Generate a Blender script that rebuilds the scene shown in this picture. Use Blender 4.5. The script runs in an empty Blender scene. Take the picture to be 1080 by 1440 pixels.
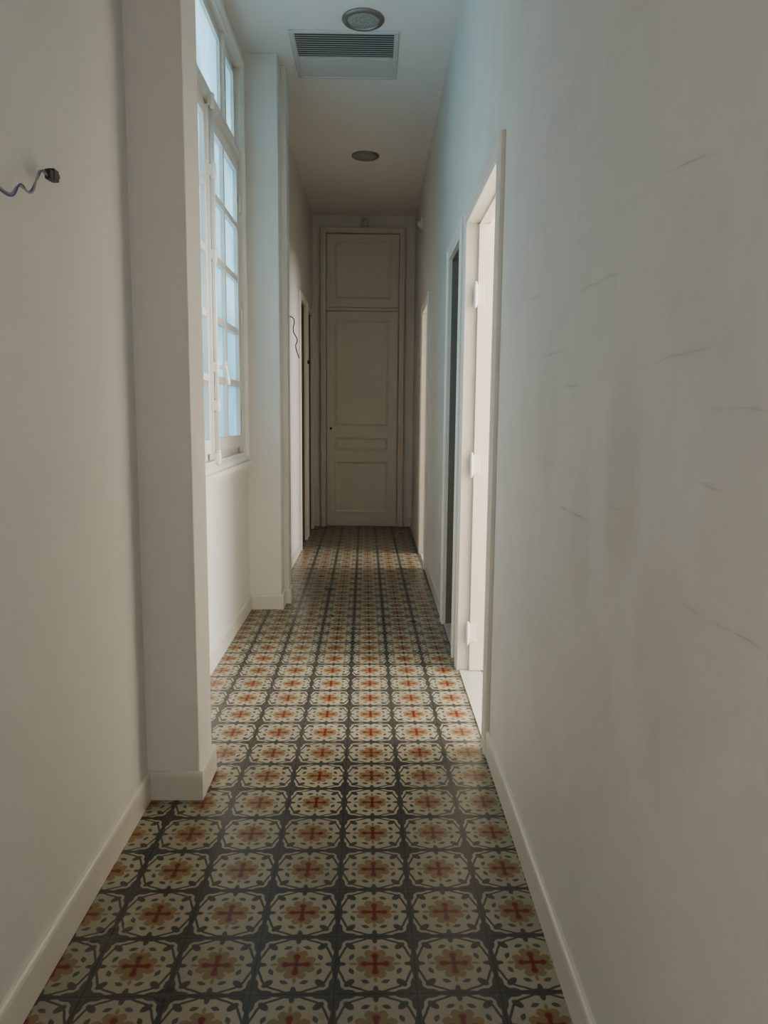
import bpy, bmesh, math
from mathutils import Vector, Matrix

scene = bpy.context.scene
H = 1.38
CEIL = 3.69
XR = 0.48
YF = 9.24

# ------------------------------------------------------------------ node helpers
class E:
    nt = None
    def __init__(s, v): s.v = v
    def __add__(a, b): return M('ADD', a, b)
    def __radd__(a, b): return M('ADD', b, a)
    def __sub__(a, b): return M('SUBTRACT', a, b)
    def __rsub__(a, b): return M('SUBTRACT', b, a)
    def __mul__(a, b): return M('MULTIPLY', a, b)
    def __rmul__(a, b): return M('MULTIPLY', b, a)
    def __truediv__(a, b): return M('DIVIDE', a, b)
def M(op, *args, clamp=False):
    n = E.nt.nodes.new('ShaderNodeMath'); n.operation = op; n.use_clamp = clamp
    for i, a in enumerate(args):
        if isinstance(a, E): E.nt.links.new(a.v, n.inputs[i])
        else: n.inputs[i].default_value = a
    return E(n.outputs[0])
def vmin(a, b): return M('MINIMUM', a, b)
def vmax(a, b): return M('MAXIMUM', a, b)
def vabs(a): return M('ABSOLUTE', a)
def hyp(a, b): return M('SQRT', a*a + b*b)
def inside(d, w=0.012):
    return M('ADD', M('MULTIPLY', d, -1.0/w), 0.5, clamp=True)
def mixc(fac, a, b):
    n = E.nt.nodes.new('ShaderNodeMix'); n.data_type = 'RGBA'
    if isinstance(fac, E): E.nt.links.new(fac.v, n.inputs[0])
    else: n.inputs[0].default_value = fac
    for k, c in ((6, a), (7, b)):
        if isinstance(c, E): E.nt.links.new(c.v, n.inputs[k])
        else: n.inputs[k].default_value = (*c, 1)
    return E(n.outputs[2])
def noise(scale, detail=3, vec=None, rough=0.5):
    n = E.nt.nodes.new('ShaderNodeTexNoise')
    n.inputs['Scale'].default_value = scale; n.inputs['Detail'].default_value = detail
    n.inputs['Roughness'].default_value = rough
    if vec is not None: E.nt.links.new(vec, n.inputs['Vector'])
    return E(n.outputs['Fac'])
def objco():
    return E.nt.nodes.new('ShaderNodeTexCoord').outputs['Object']
def mapping(vec, scale=(1,1,1)):
    m = E.nt.nodes.new('ShaderNodeMapping'); m.inputs['Scale'].default_value = scale
    E.nt.links.new(vec, m.inputs['Vector']); return m.outputs[0]
def rng(x, a, b, c=0.0, d=1.0):
    n = E.nt.nodes.new('ShaderNodeMapRange'); n.clamp = True
    E.nt.links.new(x.v, n.inputs[0])
    for i, v in enumerate((a, b, c, d)): n.inputs[i+1].default_value = v
    return E(n.outputs[0])
def newmat(name):
    m = bpy.data.materials.new(name); m.use_nodes = True
    E.nt = m.node_tree
    return m, m.node_tree.nodes['Principled BSDF']
def setc(b, c):
    if isinstance(c, E): E.nt.links.new(c.v, b.inputs['Base Color'])
    else: b.inputs['Base Color'].default_value = (*c, 1)
def bump(b, h, strength=0.2, dist=0.002):
    n = E.nt.nodes.new('ShaderNodeBump'); n.inputs['Strength'].default_value = strength
    n.inputs['Distance'].default_value = dist
    E.nt.links.new(h.v, n.inputs['Height']); E.nt.links.new(n.outputs[0], b.inputs['Normal'])

def paint(name, col, rough=0.5, var=0.06, bumpS=0.15):
    m, b = newmat(name)
    o = objco()
    n1 = noise(1.7, 4, o)
    n2 = noise(14, 3, o)
    dark = tuple(c*(1-var*1.6) for c in col)
    f = rng(n1*0.7+n2*0.3, 0.35, 0.65)
    setc(b, mixc(f, dark, col))
    b.inputs['Roughness'].default_value = rough
    bump(b, noise(60, 2, o), bumpS, 0.0015)
    return m

# wall paint with wall-paper weave
def wallpaint(name, col, marks=None, dirt=0.5):
    m, b = newmat(name)
    o = objco()
    sep = E.nt.nodes.new('ShaderNodeSeparateXYZ'); E.nt.links.new(o, sep.inputs[0])
    X, Y, Z = (E(sep.outputs[i]) for i in range(3))
    n1 = noise(1.3, 5, o, 0.6)
    weave = noise(1.0, 2, mapping(o, (160, 160, 14)))
    c = mixc(rng(n1, 0.35, 0.65), tuple(k*0.93 for k in col), col)
    c = mixc(rng(noise(5, 6, o, 0.7), 0.50, 0.8, 0, 0.2*dirt), c, tuple(k*0.6 for k in col))
    # faint furniture streaks
    st = noise(1.0, 5, mapping(o, (1, 1.3, 22)), 0.65)
    pt = noise(2.2, 2, o)
    c = mixc(rng(st, 0.70, 0.78, 0, 0.3*dirt)*rng(pt, 0.5, 0.62), c, (0.25, 0.22, 0.18))
    if marks:
        wob = (noise(9, 3, o)-0.5)*0.022
        soft = rng(noise(14, 3, o), 0.36, 0.60, 0.12, 1.0)
        for (y0, z0, y1, z1, w, s) in marks:
            ln = math.hypot(y1-y0, z1-z0); dx, dz = (y1-y0)/ln, (z1-z0)/ln
            a = (Y-y0)*dx + (Z-z0)*dz
            d = vabs((Z-z0)*dx - (Y-y0)*dz + wob)
            t = vabs(a-ln/2)-ln/2
            tt = inside(t, 0.08)
            c = mixc(inside(d-w*0.5, w*2.2)*tt*soft*s, c, (0.18, 0.15, 0.11))
            c = mixc(inside(d-0.006, 0.012)*tt*soft*(s*0.28), c, (0.30, 0.27, 0.22))
        # filler patches / rubbed stains
        for (y0, z0, ry, rz, s) in [(1.45, 1.28, 0.10, 0.22, 0.24), (1.72, 1.1, 0.09, 0.16, 0.16), (1.2, 0.95, 0.12, 0.2, 0.16), (1.15,1.6,0.1,0.15,0.16), (1.0,1.25,0.1,0.3,0.14), (2.1,1.35,0.12,0.2,0.10), (1.6,0.7,0.2,0.2,0.10)]:
            d = hyp((Y-y0)*(1/ry), (Z-z0)*(1/rz)) + (noise(7, 3, o)-0.5)*0.9
            c = mixc(inside(d-1.0, 0.5)*s, c, (0.42, 0.36, 0.28))
    setc(b, c)
    b.inputs['Roughness'].default_value = 0.55
    bump(b, weave*0.6+noise(9, 3, o)*0.8, 0.25, 0.002)
    return m

COL = (0.76, 0.735, 0.69)
m_wall = wallpaint('wall_paint', COL)
marks = [(1.89,1.148,1.67,1.147,0.0015,0.9),(1.81,1.668,1.52,1.659,0.0012,0.35),(1.12,1.093,0.89,1.093,0.0012,0.65),
         (1.08,1.39,0.93,1.39,0.0011,0.55),(2.23,1.54,1.94,1.545,0.0017,0.5),(1.37,1.468,1.09,1.482,0.0013,0.45),
         (1.30,1.78,1.12,1.75,0.0014,0.45),(1.9,1.45,1.73,1.45,0.0014,0.5),(1.5,1.2,1.42,1.2,0.001,0.4),(2.1,0.93,1.85,0.95,0.001,0.35),(2.5,1.75,2.2,1.72,0.0015,0.35)]
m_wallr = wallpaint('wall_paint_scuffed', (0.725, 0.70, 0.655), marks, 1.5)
m_ceil = paint('ceiling_paint', (0.82, 0.795, 0.755), 0.7, 0.02, 0.1)
m_trim = paint('trim_gloss_paint', (0.78, 0.75, 0.69), 0.35, 0.03)
m_base = paint('baseboard_paint', (0.74, 0.70, 0.62), 0.35, 0.06)
m_doorp = paint('door_cream_paint', (0.74, 0.68, 0.58), 0.4, 0.04)
m_doorg = paint('door_grey_paint', (0.17, 0.165, 0.15), 0.45, 0.05)  # grey door tone darkened to carry the shade of the doorway
m_doord = paint('door_dark_wood', (0.15, 0.125, 0.10), 0.45, 0.1)  # dark brown painted in for the shade inside the left doorways
m_white = paint('white_plastic', (0.75, 0.74, 0.70), 0.4, 0.02, 0.02)
m_grille = paint('grille_grey_metal', (0.62, 0.61, 0.59), 0.4, 0.03, 0.02)
m_black = paint('black_plastic', (0.012, 0.012, 0.012), 0.4, 0.02, 0.02)
m_blue = paint('wire_blue', (0.10, 0.13, 0.30), 0.4, 0.02, 0.02)
m_green = paint('wire_green_yellow', (0.25, 0.33, 0.06), 0.4, 0.3, 0.02)
m_wgrey = paint('wire_grey', (0.35, 0.34, 0.38), 0.4, 0.02, 0.02)
m_stone = paint('marble_threshold', (0.58, 0.55, 0.49), 0.3, 0.1, 0.05)
m_roomf = paint('beige_floor', (0.50, 0.42, 0.30), 0.35, 0.1, 0.05)
m_roomw = paint('room_wall_cream', (0.80, 0.76, 0.66), 0.6, 0.02, 0.05)

def metal(name, col, rough):
    m, b = newmat(name)
    setc(b, mixc(rng(noise(30, 3, objco()), .3, .7), tuple(k*.8 for k in col), col))
    b.inputs['Metallic'].default_value = 0.8
    b.inputs['Roughness'].default_value = rough
    return m
m_metal = metal('lamp_ring_metal', (0.30, 0.29, 0.27), 0.35)

m_lens, b = newmat('lamp_frosted_glass')
setc(b, mixc(rng(noise(90, 2, objco()), .4, .6), (0.26, 0.28, 0.26), (0.38, 0.40, 0.38)))
b.inputs['Roughness'].default_value = 0.25

# frosted window glass : translucent
m_glass = bpy.data.materials.new('frosted_glass'); m_glass.use_nodes = True
E.nt = m_glass.node_tree; nt = E.nt
for n in list(nt.nodes): nt.nodes.remove(n)
out = nt.nodes.new('ShaderNodeOutputMaterial')
tr = nt.nodes.new('ShaderNodeBsdfTranslucent')
gl = nt.nodes.new('ShaderNodeBsdfGlossy'); gl.inputs['Roughness'].default_value = 0.25
mx = nt.nodes.new('ShaderNodeMixShader'); mx.inputs[0].default_value = 0.06
o = objco()
cc = mixc(rng(noise(2.2, 3, o), 0.35, 0.65), (0.26, 0.43, 0.51), (0.42, 0.59, 0.66))
cc = mixc(rng(noise(140, 2, o), 0.3, 0.7, 0, 0.25), cc, (0.20, 0.34, 0.41))
nt.links.new(cc.v, tr.inputs[0])
nt.links.new(tr.outputs[0], mx.inputs[1]); nt.links.new(gl.outputs[0], mx.inputs[2])
nt.links.new(mx.outputs[0], out.inputs[0])

# ------------------------------------------------------------------ cement tile floor
m_tile, b = newmat('cement_tile_pattern')
o = objco()
sep = E.nt.nodes.new('ShaderNodeSeparateXYZ'); E.nt.links.new(o, sep.inputs[0])
X, Y = E(sep.outputs[0]), E(sep.outputs[1])
s_, c_ = 0.0113, 0.99994
x0, y0 = 0.0140, 1.744
T = 0.2
wobx = (noise(45, 2, o)-0.5)*0.0015
u = ((X-x0)*c_ + (Y-y0)*s_ + wobx)/T + 0.5
v = ((Y-y0)*c_ - (X-x0)*s_ + wobx)/T + 0.5
fu = M('FRACT', u) - 0.5
fv = M('FRACT', v) - 0.5
tid = M('FLOOR', u)*12.9898 + M('FLOOR', v)*78.233
rnd = M('FRACT', M('SINE', tid)*43758.5)
a, bb_ = vabs(fu), vabs(fv)
hi, lo = vmax(a, bb_), vmin(a, bb_)
r = hyp(a, bb_)
th = M('ARCTAN2', bb_, a)
c8 = M('COSINE', th*8.0)
c4 = M('COSINE', th*4.0)
ca, cb = 0.5-a, 0.5-bb_
rc = hyp(ca, cb)
thc = M('ARCTAN2', cb, ca)
cc4 = M('COSINE', thc*4.0)
def ell(px, py, cx, cy, rx, ry):   # approx sdf
    return (hyp((px-cx)*(1/rx), (py-cy)*(1/ry)) - 1.0)*min(rx, ry)
grey = (0.038, 0.039, 0.036); lgrey = (0.055, 0.056, 0.051)
cream = (0.37, 0.33, 0.24); ochre = (0.235, 0.155, 0.060); brown = (0.11, 0.065, 0.028); red = (0.16, 0.002, 0.004)
d45 = (a+bb_)*0.70711; e45 = vabs(a-bb_)*0.70711
col = mixc(0.0, grey, grey)
# cream outer shoulders towards the corners, then dark ring separating wreath
col = mixc(inside(r-(0.505-c4*0.065), 0.010), col, cream)
col = mixc(inside(vabs(r-(c8*0.012+0.474))-0.016, 0.008), col, grey)
# corner star (four pointed leaves along tile edges)
col = mixc(inside(rc-(0.185+cc4*0.088), 0.010), col, grey)
col = mixc(inside(rc-(0.055-cc4*0.025), 0.010), col, lgrey)
# grey leaves on the diagonal
col = mixc(inside(ell(d45, e45, 0.455, 0.0, 0.080, 0.046), 0.010), col, grey)
# tulips from edge middles
col = mixc(inside(ell(hi, lo, 0.505, 0.0, 0.062, 0.17), 0.010), col, grey)
col = mixc(inside(ell(hi, lo, 0.430, 0.0, 0.062, 0.034), 0.010), col, grey)
# dark lens cut-outs between wreath and rosette
col = mixc(inside(vabs(r-0.325)+(c8*0.034+0.002), 0.010), col, lgrey)
# ochre rosette
col = mixc(inside(r-(c8*-0.022+0.240), 0.010), col, ochre)
col = mixc(inside(ell(hi, lo, 0.270, 0.0, 0.050, 0.024), 0.010), col, ochre)
# cream darts inside rosette
col = mixc(inside(ell(d45, e45, 0.215, 0.0, 0.045, 0.018), 0.010)*0.85, col, cream)
# wear
col = mixc(rng(noise(2.2, 4, o, 0.6), 0.42, 0.75, 0.0, 0.24), col, (0.13, 0.118, 0.095))
col = mixc(rng(noise(40, 3, o, 0.6), 0.45, 0.8, 0.0, 0.12), col, (0.12, 0.11, 0.09))
# red cross, outlined by a dark brown edge
rd = vmin(vmin(ell(hi, lo, 0.080, 0.0, 0.080, 0.024), ell(hi, lo, 0.137, 0.0, 0.042, 0.040)), r-0.038)
col = mixc(inside(rd-0.012, 0.016)*0.55, col, brown)
col = mixc(inside(rd, 0.007), col, red)
col = mixc(inside(r-0.018, 0.008), col, (0.03, 0.010, 0.010))
col = mixc(rnd*0.16, col, (0.070, 0.064, 0.054))
gr = inside(0.4935-hi, 0.005)
col = mixc(gr*0.85, col, (0.016, 0.015, 0.014))
setc(b, col)
rg = rng(noise(5, 2, o), 0.3, 0.7, 0.27, 0.37)
E.nt.links.new(rg.v, b.inputs['Roughness'])
b.inputs['Specular IOR Level'].default_value = 0.42
bump(b, (1.0-gr)*0.6+noise(3, 1, o)*0.4, 0.15, 0.001)

# ------------------------------------------------------------------ geometry helpers
class Fr:
    def __init__(s, o, U, N): s.o, s.U, s.N = Vector(o), Vector(U), Vector(N)
    def __call__(s, u, v, w): return s.o + s.U*u + Vector((0, 0, v)) + s.N*w
def W(f, p): return Vector(p) if f is None else f(*p)

class B:
    """mesh builder; local coordinates (u, v(up), w(outward)) in frame, or xyz"""
    def __init__(s): s.bm = bmesh.new(); s.mats = []
    def mi(s, m):
        if m not in s.mats: s.mats.append(m)
        return s.mats.index(m)
    def box(s, f, u0, u1, v0, v1, w0, w1, m):
        P = [W(f, (x, y, z)) for x in (u0, u1) for y in (v0, v1) for z in (w0, w1)]
        vs = [s.bm.verts.new(p) for p in P]
        i = s.mi(m)
        for q in ((0,1,3,2),(4,6,7,5),(0,4,5,1),(2,3,7,6),(0,2,6,4),(1,5,7,3)):
            fc = s.bm.faces.new([vs[k] for k in q]); fc.material_index = i
    def ring(s, f, u0, u1, v0, v1, prof, m, cap=True, open_bottom=False):
        i = s.mi(m); prev = None
        for (ins, w) in prof:
            vb = v0 if open_bottom else v0+ins
            pts = [(u0+ins, vb, w), (u0+ins, v1-ins, w), (u1-ins, v1-ins, w), (u1-ins, vb, w)]
            cur = [s.bm.verts.new(W(f, p)) for p in pts]
            if prev:
                for k in range(3 if open_bottom else 4):
                    fc = s.bm.faces.new([prev[k], prev[(k+1)%4], cur[(k+1)%4], cur[k]]); fc.material_index = i
            prev = cur
        if cap:
            fc = s.bm.faces.new(prev); fc.material_index = i
    def lathe(s, origin, axis, prof, m, seg=32, smooth=True):
        axis = Vector(axis).normalized()
        t = Vector((1,0,0)) if abs(axis.x) < .9 else Vector((0,1,0))
        e1 = axis.cross(t).normalized(); e2 = axis.cross(e1)
        i = s.mi(m); prev = None; o = Vector(origin)
        for (r, h) in prof:
            cur = [s.bm.verts.new(o+axis*h+(e1*math.cos(2*math.pi*k/seg)+e2*math.sin(2*math.pi*k/seg))*max(r,1e-4)) for k in range(seg)]
            if prev:
                for k in range(seg):
                    fc = s.bm.faces.new([prev[k], prev[(k+1)%seg], cur[(k+1)%seg], cur[k]]); fc.material_index = i; fc.smooth = smooth
            prev = cur
    def make(s, name, bevel=0.0, parent=None, recalc=True):
        if recalc: bmesh.ops.recalc_face_normals(s.bm, faces=s.bm.faces)
        me = bpy.data.meshes.new(name); s.bm.to_mesh(me); s.bm.free()
        for m in s.mats: me.materials.append(m)
        ob = bpy.data.objects.new(name, me); scene.collection.objects.link(ob)
        if bevel:
            md = ob.modifiers.new('bevel', 'BEVEL'); md.width = bevel; md.segments = 2; md.limit_method = 'ANGLE'
        if parent: ob.parent = parent
        return ob

def xyz(bld, x0, x1, y0, y1, z0, z1, m): bld.box(None, x0, x1, y0, y1, z0, z1, m)

XL0, XREC, XLF = -0.80, -0.865, -0.735
P1 = (2.57, 2.78, -0.615)
FR = Fr((XR, 0, 0), (0, 1, 0), (-1, 0, 0))      # right wall
FF = Fr((0, YF, 0), (1, 0, 0), (0, -1, 0))      # far wall
FW = Fr((XREC, 0, 0), (0, 1, 0), (1, 0, 0))     # window recess wall
FL = Fr((XLF, 0, 0), (0, 1, 0), (1, 0, 0))      # far-left wall

# ------------------------------------------------------------------ shell
b = B(); xyz(b, -1.2, XR+0.03, -3.2, YF+0.2, -0.12, 0.0, m_tile); b.make('floor')
b = B(); xyz(b, -1.6, 4.0, -3.2, YF+0.3, CEIL, CEIL+0.15, m_ceil); b.make('ceiling')

# window opening in recess wall
WY0, WY1, WZ0, WZ1 = 3.10, 5.12, 1.07, 3.58
b = B()
xyz(b, -1.1, XL0, -3.0, P1[0], 0, CEIL, m_wall)
xyz(b, -1.1, XREC, P1[1], 5.23, 0, WZ0, m_wall)
xyz(b, -1.1, XREC, P1[1], 5.23, WZ1, CEIL, m_wall)
xyz(b, -1.1, XREC, P1[1], WY0, WZ0, WZ1, m_wall)
xyz(b, -1.1, XREC, WY1, 5.23, WZ0, WZ1, m_wall)
LD = [(7.60, 8.18), (8.45, 9.00)]; LDH = 2.50
ys = [5.55, LD[0][0], LD[0][1], LD[1][0], LD[1][1], YF]
for i in (0, 2, 4): xyz(b, -1.1, XLF, ys[i], ys[i+1], 0, CEIL, m_wall)
for d in LD: xyz(b, -1.1, XLF, d[0], d[1], LDH, CEIL, m_wall)
b.make('wall_left')
b = B(); xyz(b, -1.1, P1[2], P1[0], P1[1], 0, CEIL, m_wall); b.make('pilaster', 0.006)
b = B(); xyz(b, -1.1, -0.64, 5.23, 5.40, 0, CEIL, m_wall)
xyz(b, -1.1, -0.605, 5.40, 5.55, 0, CEIL, m_wall); b.make('pilaster', 0.005)

# right wall with openings (inner clear openings)
RD = [(3.00, 3.95), (4.24, 4.86), (6.70, 7.40)]; RDH = 2.34
TH = 0.10
b = B()
nearD = (-1.9, -0.9)
ys = [-3.0, nearD[0], nearD[1], RD[0][0], RD[0][1], RD[1][0], RD[1][1], RD[2][0], RD[2][1], YF]
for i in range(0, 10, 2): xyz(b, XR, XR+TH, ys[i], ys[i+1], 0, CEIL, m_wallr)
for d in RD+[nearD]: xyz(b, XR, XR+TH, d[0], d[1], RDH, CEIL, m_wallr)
b.make('wall_right')
b = B(); xyz(b, -1.1, XR+TH, YF, YF+0.15, 0, CEIL, m_wall); b.make('wall_far')
b = B(); xyz(b, -1.1, XR+TH, -3.15, -3.0, 0, CEIL, m_wall); b.make('wall_back')

# side rooms (right)
b = B(); x0r = XR+TH
xyz(b, x0r, 3.6, 4.12, 4.20, 0, CEIL, m_roomw)
xyz(b, x0r, 3.6, 1.6, 1.7, 0, CEIL, m_roomw)
xyz(b, 3.6, 3.7, 1.6, 9.3, 0, 0.9, m_roomw); xyz(b, 3.6, 3.7, 1.6, 9.3, 2.9, CEIL, m_roomw)
xyz(b, 3.6, 3.7, 1.6, 2.1, 0.9, 2.9, m_roomw); xyz(b, 3.6, 3.7, 3.7, 6.0, 0.9, 2.9, m_roomw); xyz(b, 3.6, 3.7, 7.6, 9.3, 0.9, 2.9, m_roomw)
xyz(b, x0r, 3.6, 5.2, 5.3, 0, CEIL, m_roomw)
xyz(b, x0r, 3.6, 9.24, 9.34, 0, CEIL, m_roomw)
b.make('wall_side_rooms')
b = B(); xyz(b, XR+0.10, 3.6, 1.6, 9.3, -0.1, 0.001, m_roomf); b.make('floor_side_rooms')

# ------------------------------------------------------------------ baseboards
def bboard(bl, p0, p1, n, h=0.105, t=0.014):
    """baseboard with rounded top from p0 to p1 ; n = outward normal (2D)"""
    p0, p1, n = Vector((*p0, 0)), Vector((*p1, 0)), Vector((*n, 0))
    prof = [(0, 0), (t, 0), (t, h-0.016), (t*0.85, h-0.006), (t*0.5, h-0.001), (0, h)]
    i = bl.mi(m_base)
    A = [bl.bm.verts.new(p0+n*w+Vector((0, 0, z))) for w, z in prof]
    C = [bl.bm.verts.new(p1+n*w+Vector((0, 0, z))) for w, z in prof]
    k = len(prof)
    for j in range(k):
        f = bl.bm.faces.new([A[j], A[(j+1) % k], C[(j+1) % k], C[j]]); f.material_index = i
    bl.bm.faces.new(A).material_index = i; bl.bm.faces.new(C[::-1]).material_index = i
t = 0.014
b = B()
bboard(b, (XL0, -3), (XL0, P1[0]), (1, 0))
bboard(b, (XL0, P1[0]), (P1[2]+t, P1[0]), (0, -1))
bboard(b, (P1[2], P1[0]), (P1[2], P1[1]+t), (1, 0))
bboard(b, (XREC, P1[1]), (XREC, 5.23), (1, 0))
bboard(b, (XREC, 5.23), (-0.64+t, 5.23), (0, -1))
bboard(b, (-0.64, 5.23), (-0.64, 5.40), (1, 0))
bboard(b, (-0.64, 5.40), (-0.605+t, 5.40), (0, -1))
bboard(b, (-0.605, 5.40), (-0.605, 5.55), (1, 0))
bboard(b, (XLF, 5.55), (XLF, LD[0][0]-0.07), (1, 0))
bboard(b, (XLF, LD[1][1]+0.07), (XLF, YF), (1, 0))
b.make('baseboard_left')
b = B()
bboard(b, (XR, nearD[1]), (XR, RD[0][0]-0.08), (-1, 0))
bboard(b, (XR, RD[1][1]+0.08), (XR, RD[2][0]-0.08), (-1, 0))
bboard(b, (XR, RD[2][1]+0.08), (XR, YF), (-1, 0))
b.make('baseboard_right')
b = B()
bboard(b, (XLF, YF), (-0.645, YF), (0, -1)); bboard(b, (0.40, YF), (XR, YF), (0, -1))
b.make('baseboard_far')

# ------------------------------------------------------------------ casings
def casing(name, f, u0, u1, vt, w=0.08, depth=0.105, m=m_trim, lining=None, ldepth=0.1):
    bl = B()
    prof = [(0, 0), (0, 0.016), (0.010, 0.024), (0.024, 0.024), (0.030, 0.016), (w-0.014, 0.016), (w-0.006, 0.021), (w+0.004, 0.016), (w+0.004, -depth), (w-0.02, -depth)]
    bl.ring(f, u0-w, u1+w, 0.0, vt+w, prof, m, cap=False, open_bottom=True)
    if lining:  # thin jamb boards whose dark colour stands in for shade in the opening
        bl.box(f, u0+0.002, u0+0.012, 0, vt, -ldepth, -0.006, lining)
        bl.box(f, u1-0.012, u1-0.002, 0, vt, -ldepth, -0.006, lining)
        bl.box(f, u0+0.012, u1-0.012, vt-0.012, vt-0.002, -ldepth, -0.006, lining)
    else:
        bl.box(f, u0+0.003, u0+0.015, 0, vt, -depth*0.75, -depth*0.45, m)
        bl.box(f, u1-0.015, u1-0.003, 0, vt, -depth*0.75, -depth*0.45, m)
        bl.box(f, u0+0.003, u1-0.003, vt-0.015, vt-0.003, -depth*0.75, -depth*0.45, m)
    return bl.make(name)
for i, d in enumerate(RD): casing('trim_%d' % (i+1), FR, d[0], d[1], RDH, lining=(m_doorg if i == 1 else None), ldepth=0.105)
for i, d in enumerate(LD): casing('trim_%d' % (i+4), FL, d[0], d[1], LDH, 0.07, 0.02, lining=m_doord, ldepth=0.28)
b = B()
for d in RD+[nearD]: xyz(b, XR-0.005, XR+TH+0.01, d[0]+0.006, d[1]-0.006, -0.02, 0.008, m_stone)
b.make('trim_thresholds')

# ------------------------------------------------------------------ panelled doors
PROF = [(0, 0.0), (0.004, 0.007), (0.016, 0.007), (0.022, 0.001), (0.036, -0.007), (0.042, -0.007)]
def leaf(bl, f, u0, u1, v0, v1, panels, wf, th, m):
    """leaf with front at w=wf, thickness th"""
    g = Fr(f.o+f.N*wf, f.U, f.N)
    bl.box(g, u0, u1, v0, v1, -th, -0.012, m)
    pu0, pu1 = min(p[0] for p in panels), max(p[1] for p in panels)
    bl.box(g, u0, pu0, v0, v1, -0.012, 0, m); bl.box(g, pu1, u1, v0, v1, -0.012, 0, m)
    vv = v0
    for p in sorted(panels, key=lambda q: q[2]):
        bl.box(g, pu0, pu1, vv, p[2], -0.012, 0, m); vv = p[3]
        bl.ring(g, p[0], p[1], p[2], p[3], PROF, m)
    bl.box(g, pu0, pu1, vv, v1, -0.012, 0, m)

# far cupboard doors
b = B()
leaf(b, FF, -0.562, 0.285, 0.018, 2.582, [(-0.465, 0.185, 0.17, 0.81), (-0.465, 0.185, 0.93, 1.10), (-0.465, 0.185, 1.22, 2.49)], 0.030, 0.028, m_doorp)
b.lathe((-0.515, YF-0.030, 1.20), (0, -1, 0), [(0.0, 0.004), (0.012, 0.004), (0.014, 0)], m_black, 16)
b.make('door_1')
b = B()
leaf(b, FF, -0.562, 0.290, 2.634, 3.47, [(-0.475, 0.205, 2.72, 3.385)], 0.030, 0.028, m_doorp)
b.box(FF, -0.555, -0.525, 2.98, 3.06, 0.030, 0.045, m_white)
b.lathe((-0.54, YF-0.045, 3.02), (0, -1, 0), [(0.007, 0), (0.007, 0.012), (0.013, 0.02), (0.01, 0.03), (0, 0.032)], m_white, 14)
b.make('door_2')
b = B()
prof = [(0, 0), (0, 0.045), (0.012, 0.055), (0.03, 0.055), (0.04, 0.045), (0.062, 0.045), (0.068, 0.032), (0.070, 0)]
b.ring(FF, -0.64, 0.365, 0, 3.55, prof, m_doorp, cap=False, open_bottom=True)
b.box(FF, -0.568, 0.293, 2.594, 2.622, 0, 0.036, m_doorp)
b.make('trim_far_cupboard')

# room door 1 (open, hinged on far jamb)
G1 = Fr((0, RD[0][1]-0.035, 0), (1, 0, 0), (0, -1, 0))
b = B()
ux0 = XR+0.045
leaf(b, G1, ux0, ux0+0.86, 0.012, RDH-0.015, [(ux0+0.10, ux0+0.76, 0.2, 0.75), (ux0+0.10, ux0+0.76, 0.88, 1.02), (ux0+0.10, ux0+0.76, 1.15, 2.2)], 0.0, 0.03, m_doorp)
for z in (0.22, 1.12, 1.98):
    b.lathe((XR+0.032, RD[0][1]-0.045, z-0.055), (0, 0, 1), [(0, -0.012), (0.006, -0.008), (0.009, 0), (0.009, 0.11), (0.006, 0.118), (0, 0.122)], m_trim, 14)
    b.box(G1, XR+0.035, XR+0.075, z-0.05, z+0.05, 0.0, 0.004, m_trim)
b.make('door_3', 0.001)
# room door 2 (closed, set back, colour darkened to stand for the dark room)
b = B()
leaf(b, FR, 4.255, 4.845, 0.012, RDH-0.015, [(4.34, 4.76, 0.2, 0.8), (4.34, 4.76, 0.95, 2.2)], -0.082, 0.022, m_doorg)
b.make('door_4')
# room door 3 (open, hinged far jamb)
G3 = Fr((0, RD[2][1]-0.035, 0), (1, 0, 0), (0, -1, 0))
b = B()
leaf(b, G3, ux0, ux0+0.62, 0.012, RDH-0.015, [(ux0+0.10, ux0+0.52, 0.2, 0.8), (ux0+0.10, ux0+0.52, 0.95, 2.2)], 0.0, 0.03, m_doorp)
b.make('door_5')
# left doors set back, darkness of the unlit rooms put into their colour
for i, d in enumerate(LD):
    b = B()
    leaf(b, FL, d[0]+0.012, d[1]-0.012, 0.012, LDH-0.014, [(d[0]+0.1, d[1]-0.1, 0.2, 0.9), (d[0]+0.1, d[1]-0.1, 1.05, 2.35)], -0.24, 0.03, m_doord)
    b.make('door_%d' % (6+i))

# ------------------------------------------------------------------ window
b = B()
uc = (WY0+WY1)/2
prof = [(0, 0.0), (0, 0.022), (0.012, 0.030), (0.03, 0.026), (0.045, 0.012), (0.06, 0.012), (0.06, -0.14)]
b.ring(FW, WY0-0.01, WY1+0.01, WZ0-0.01, WZ1+0.01, prof, m_trim, cap=False)
a0, a1, c0, c1 = WY0+0.048, WY1-0.048, WZ0+0.048, WZ1-0.048
# fixed frame
b.box(FW, a0, a0+0.04, c0, c1, -0.11, -0.03, m_trim); b.box(FW, a1-0.04, a1, c0, c1, -0.11, -0.03, m_trim)
b.box(FW, a0, a1, c0, c0+0.04, -0.11, -0.03, m_trim); b.box(FW, a0, a1, c1-0.04, c1, -0.11, -0.03, m_trim)
VT0, VT1 = 2.94, 3.04
b.box(FW, a0, a1, VT0, VT1, -0.11, -0.01, m_trim)
b.box(FW, a0, a1, VT0+0.03, VT1-0.03, -0.01, 0.008, m_trim)
um = [uc-0.53, uc+0.53]
for x in um: b.box(FW, x-0.03, x+0.03, VT1, c1, -0.11, -0.004, m_trim)
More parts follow.
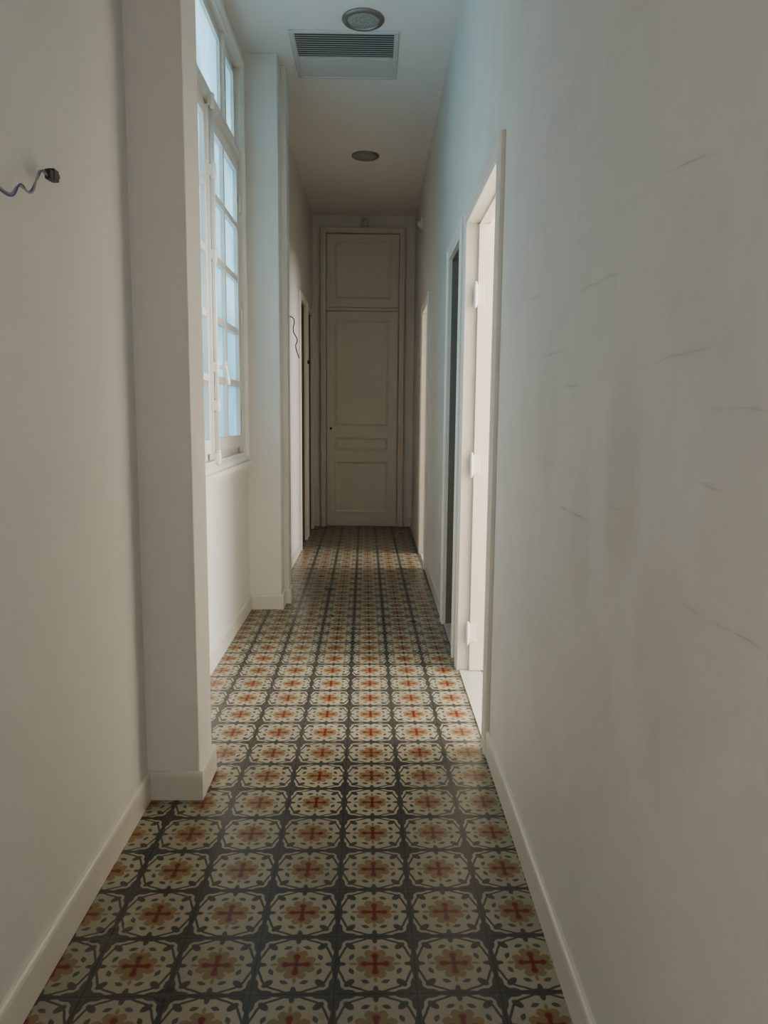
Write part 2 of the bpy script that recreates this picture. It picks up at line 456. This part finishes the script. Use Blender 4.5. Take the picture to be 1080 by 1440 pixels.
# sill
b.box(FW, WY0-0.04, WY1+0.04, WZ0-0.035, WZ0-0.005, -0.02, 0.050, m_trim)
b.box(FW, WY0-0.02, WY1+0.02, WZ0-0.075, WZ0-0.035, -0.00, 0.020, m_trim)
def sash(u0, u1, v0, v1, cols, rows, w0=-0.055, w1=-0.005, st=0.055, mu=0.036):
    b.box(FW, u0, u0+st, v0, v1, w0, w1, m_trim); b.box(FW, u1-st, u1, v0, v1, w0, w1, m_trim)
    b.box(FW, u0+st, u1-st, v0, v0+st+0.02, w0, w1, m_trim); b.box(FW, u0+st, u1-st, v1-st, v1, w0, w1, m_trim)
    U0, U1, V0, V1 = u0+st, u1-st, v0+st+0.02, v1-st
    for k in range(1, cols):
        x = U0+(U1-U0)*k/cols; b.box(FW, x-mu/2, x+mu/2, V0, V1, w0+0.008, w1-0.002, m_trim)
    for k in range(1, rows):
        z = V0+(V1-V0)*k/rows; b.box(FW, U0, U1, z-mu/2, z+mu/2, w0+0.009, w1-0.003, m_trim)
    wg = (w0+w1)/2
    b.box(FW, U0-0.005, U1+0.005, V0-0.005, V1+0.005, wg-0.002, wg+0.002, m_glass)
sash(a0+0.042, uc-0.004, c0+0.042, VT0-0.004, 2, 5)
sash(uc+0.004, a1-0.042, c0+0.042, VT0-0.004, 2, 5)
edges = [a0+0.042, um[0]-0.032, um[0]+0.032, um[1]-0.032, um[1]+0.032, a1-0.042]
for k in (0, 2, 4):
    sash(edges[k], edges[k+1], VT1+0.002, c1-0.042, 1, 1, -0.06, -0.02, 0.028)
# meeting stile cover + espagnolette bolt
b.box(FW, uc-0.03, uc+0.03, c0+0.045, VT0-0.006, -0.005, 0.010, m_trim)
xr = XREC+0.026
b.lathe((xr, uc, c0-0.02), (0, 0, 1), [(0, 0), (0.009, 0), (0.009, VT0-c0+0.08), (0, VT0-c0+0.08)], m_trim, 14)
for z in (c0+0.02, c0+0.30, 1.62, 2.2, 2.62, VT0+0.02):
    b.lathe((xr, uc, z-0.04), (0, 0, 1), [(0.009, 0), (0.016, 0.008), (0.013, 0.02), (0.019, 0.04), (0.013, 0.06), (0.016, 0.072), (0.009, 0.08)], m_trim, 16)
    b.box(FW, uc-0.022, uc+0.022, z-0.025, z+0.025, 0.008, 0.022, m_trim)
b.lathe((xr, uc, 1.62), (1, 0.15, 0), [(0.012, 0), (0.010, 0.03), (0.016, 0.045), (0.012, 0.055), (0, 0.058)], m_trim, 14)
b.lathe((xr+0.045, uc, 1.65), (0.12, 0.1, -1), [(0.0, -0.01), (0.010, 0), (0.007, 0.03), (0.009, 0.08), (0.013, 0.11), (0.008, 0.125), (0, 0.128)], m_trim, 14)
# sash hinges on jamb side
for z in (1.35, 2.0, 2.7):
    b.lathe((XREC+0.002, a1-0.042, z-0.05), (0, 0, 1), [(0, 0), (0.008, 0.004), (0.008, 0.096), (0, 0.1)], m_trim, 12)
b.make('window_1')

# ------------------------------------------------------------------ ceiling fittings
for (x, y) in ((-0.076, 4.787), (-0.088, 7.16)):
    b = B()
    b.lathe((x, y, CEIL), (0, 0, -1), [(0.126, 0.0), (0.126, 0.006), (0.120, 0.014), (0.104, 0.018), (0.096, 0.016), (0.094, 0.008)], m_metal, 48)
    b.lathe((x, y, CEIL), (0, 0, -1), [(0.095, 0.009), (0.08, 0.013), (0.05, 0.017), (0.0, 0.019)], m_lens, 48)
    b.make('ceiling_lamp', recalc=False)

b = B()
class FCe:
    def __call__(s, u, v, w): return Vector((u, v, CEIL-w))
fc = FCe()
gx0, gx1, gy0, gy1 = -0.535, 0.145, 4.92, 5.575
b.ring(fc, gx0, gx1, gy0, gy1, [(0, 0), (0, 0.008), (0.006, 0.013), (0.024, 0.013), (0.032, 0.007), (0.032, 0.001)], m_grille, cap=False)
b.box(fc, gx0+0.03, gx1-0.03, gy0+0.03, gy0+0.34, 0.0005, 0.002, m_black)  # flat black sheet standing in for the dark gap behind the louvres
b.box(fc, gx0+0.03, gx1-0.03, gy0+0.34, gy1-0.03, 0.0005, 0.010, m_grille)
b.box(fc, gx0+0.045, gx1-0.045, gy0+0.355, gy1-0.045, 0.010, 0.013, m_grille)
n = 11
pitch_l = 0.305/n
for k in range(n):
    yy = gy0+0.036+k*pitch_l
    b.box(fc, gx0+0.032, gx1-0.032, yy, yy+0.0055, 0.003, 0.0055, m_grille)
b.make('ceiling_vent_grille')

# motion sensor far wall
b = B()
b.box(FF, -0.165, -0.065, CEIL-0.125, CEIL-0.02, 0, 0.03, m_white)
b.lathe((-0.115, YF-0.03, CEIL-0.08), (0, -1, -0.25), [(0.045, -0.005), (0.044, 0.02), (0.034, 0.042), (0.018, 0.054), (0, 0.058)], m_grille, 24)
b.make('motion_sensor', 0.004)
# sensor on right wall
b = B()
b.box(FR, 7.86, 7.93, 3.24, 3.34, 0, 0.02, m_white)
b.lathe((XR-0.02, 7.895, 3.28), (-1, 0, -0.3), [(0.03, -0.004), (0.028, 0.015), (0.016, 0.03), (0, 0.034)], m_white, 18)
b.make('alarm_sensor', 0.003)
# small wall switch at far left
b = B()
b.box(FL, 8.29, 8.35, 1.88, 1.97, 0, 0.012, m_white)
b.lathe((XLF+0.012, 8.32, 1.93), (1, 0, 0), [(0.02, 0), (0.02, 0.03), (0.01, 0.036), (0, 0.037)], m_black, 14)
b.make('wall_socket', 0.002)

# ------------------------------------------------------------------ wires
def tube(name, pts, rad, mat, parent):
    cu = bpy.data.curves.new(name, 'CURVE'); cu.dimensions = '3D'; cu.bevel_depth = rad; cu.bevel_resolution = 3
    sp = cu.splines.new('BEZIER'); sp.bezier_points.add(len(pts)-1)
    for q, p in zip(sp.bezier_points, pts):
        q.co = p; q.handle_left_type = q.handle_right_type = 'AUTO'
    cu.materials.append(mat)
    ob = bpy.data.objects.new(name, cu); scene.collection.objects.link(ob); ob.parent = parent
    return ob
e = bpy.data.objects.new('electrical_wire', None); scene.collection.objects.link(e)
base = [(1.42, 1.85, 0.0), (1.52, 1.835, 0.02), (1.60, 1.832, 0.033), (1.655, 1.829, 0.035), (1.70, 1.862, 0.035), (1.745, 1.863, 0.035), (1.775, 1.902, 0.035), (1.80, 1.925, 0.035), (1.835, 1.928, 0.035)]
base = [(y+0.03*(i/8), z, w) for i, (y, z, w) in enumerate(base)]
for k, (mt, nm) in enumerate(((m_blue, 'blue_wire'), (m_wgrey, 'grey_wire'), (m_green, 'green_wire'))):
    pts = []
    for j, (y, z, w) in enumerate(base):
        ph = j*1.9+k*2.1
        pts.append((XL0+w+0.003*math.cos(ph), y, z+0.003*math.sin(ph)))
    if k == 2: pts = pts[:4]
    tube(nm, pts, 0.0021, mt, e)
b = B()
g = Fr((XL0+0.035, 0.03, 0), (0, 1, 0), (1, 0, 0))
b.box(g, 1.828, 1.855, 1.919, 1.941, -0.007, 0.007, m_black)
b.box(g, 1.847, 1.875, 1.922, 1.948, -0.009, 0.009, m_black)
b.lathe((XL0+0.035, 1.902, 1.936), (0, 1, 0.2), [(0, 0), (0.009, 0), (0.009, 0.010), (0, 0.012)], m_black, 12)
b.make('connector', 0.002, parent=e)
e2 = bpy.data.objects.new('electrical_wire', None); scene.collection.objects.link(e2)
tube('black_wire', [(XLF-0.002, 6.75, 2.22), (XLF+0.03, 6.78, 2.20), (XLF+0.02, 6.85, 2.10), (XLF+0.05, 6.88, 2.03), (XLF+0.03, 6.95, 1.98), (XLF+0.05, 7.05, 1.88)], 0.005, m_black, e2)

# ------------------------------------------------------------------ lights
def area(name, loc, rot, sx, sy, power, col):
    l = bpy.data.lights.new(name, 'AREA'); l.shape = 'RECTANGLE'; l.size = sx; l.size_y = sy
    l.energy = power; l.color = col
    ob = bpy.data.objects.new(name, l); scene.collection.objects.link(ob)
    ob.location = loc; ob.rotation_euler = rot
    return ob
R = math.radians
area('daylight_room_window', (3.55, 2.9, 1.9), (0, R(90), 0), 2.0, 1.6, 350, (1.0, 0.96, 0.88))
area('daylight_room_window', (3.55, 6.8, 1.9), (0, R(90), 0), 2.0, 1.6, 210, (1.0, 0.94, 0.85))
area('daylight_courtyard', (-2.1, 4.0, 2.6), (0, R(-90), 0), 3.2, 3.2, 300, (1.0, 0.97, 0.94))
area('daylight_back_window', (-0.15, -2.9, 1.9), (R(90), 0, 0), 1.1, 2.2, 7, (1.0, 0.96, 0.92))  # soft fill added behind the camera; the back wall has no window
area('daylight_near_doorway', (XR+0.25, -1.4, 1.4), (0, R(90), 0), 2.0, 0.9, 52, (1.0, 0.965, 0.92))

w = bpy.data.worlds.new('World'); scene.world = w; w.use_nodes = True
w.node_tree.nodes['Background'].inputs[0].default_value = (0.75, 0.86, 1.0, 1)
w.node_tree.nodes['Background'].inputs[1].default_value = 0.5

# ------------------------------------------------------------------ camera
cam = bpy.data.cameras.new('camera'); co = bpy.data.objects.new('camera', cam); scene.collection.objects.link(co)
cam.sensor_fit = 'VERTICAL'; cam.sensor_height = 36; cam.lens = 26.5; cam.clip_start = 0.02
pitch = math.atan(138/1060); yaw = math.atan(16/1060); roll = R(0.5)
co.matrix_world = Matrix.Translation((0, 0, H)) @ Matrix.Rotation(-yaw, 4, 'Z') @ Matrix.Rotation(math.pi/2-pitch, 4, 'X') @ Matrix.Rotation(roll, 4, 'Z')
scene.camera = co
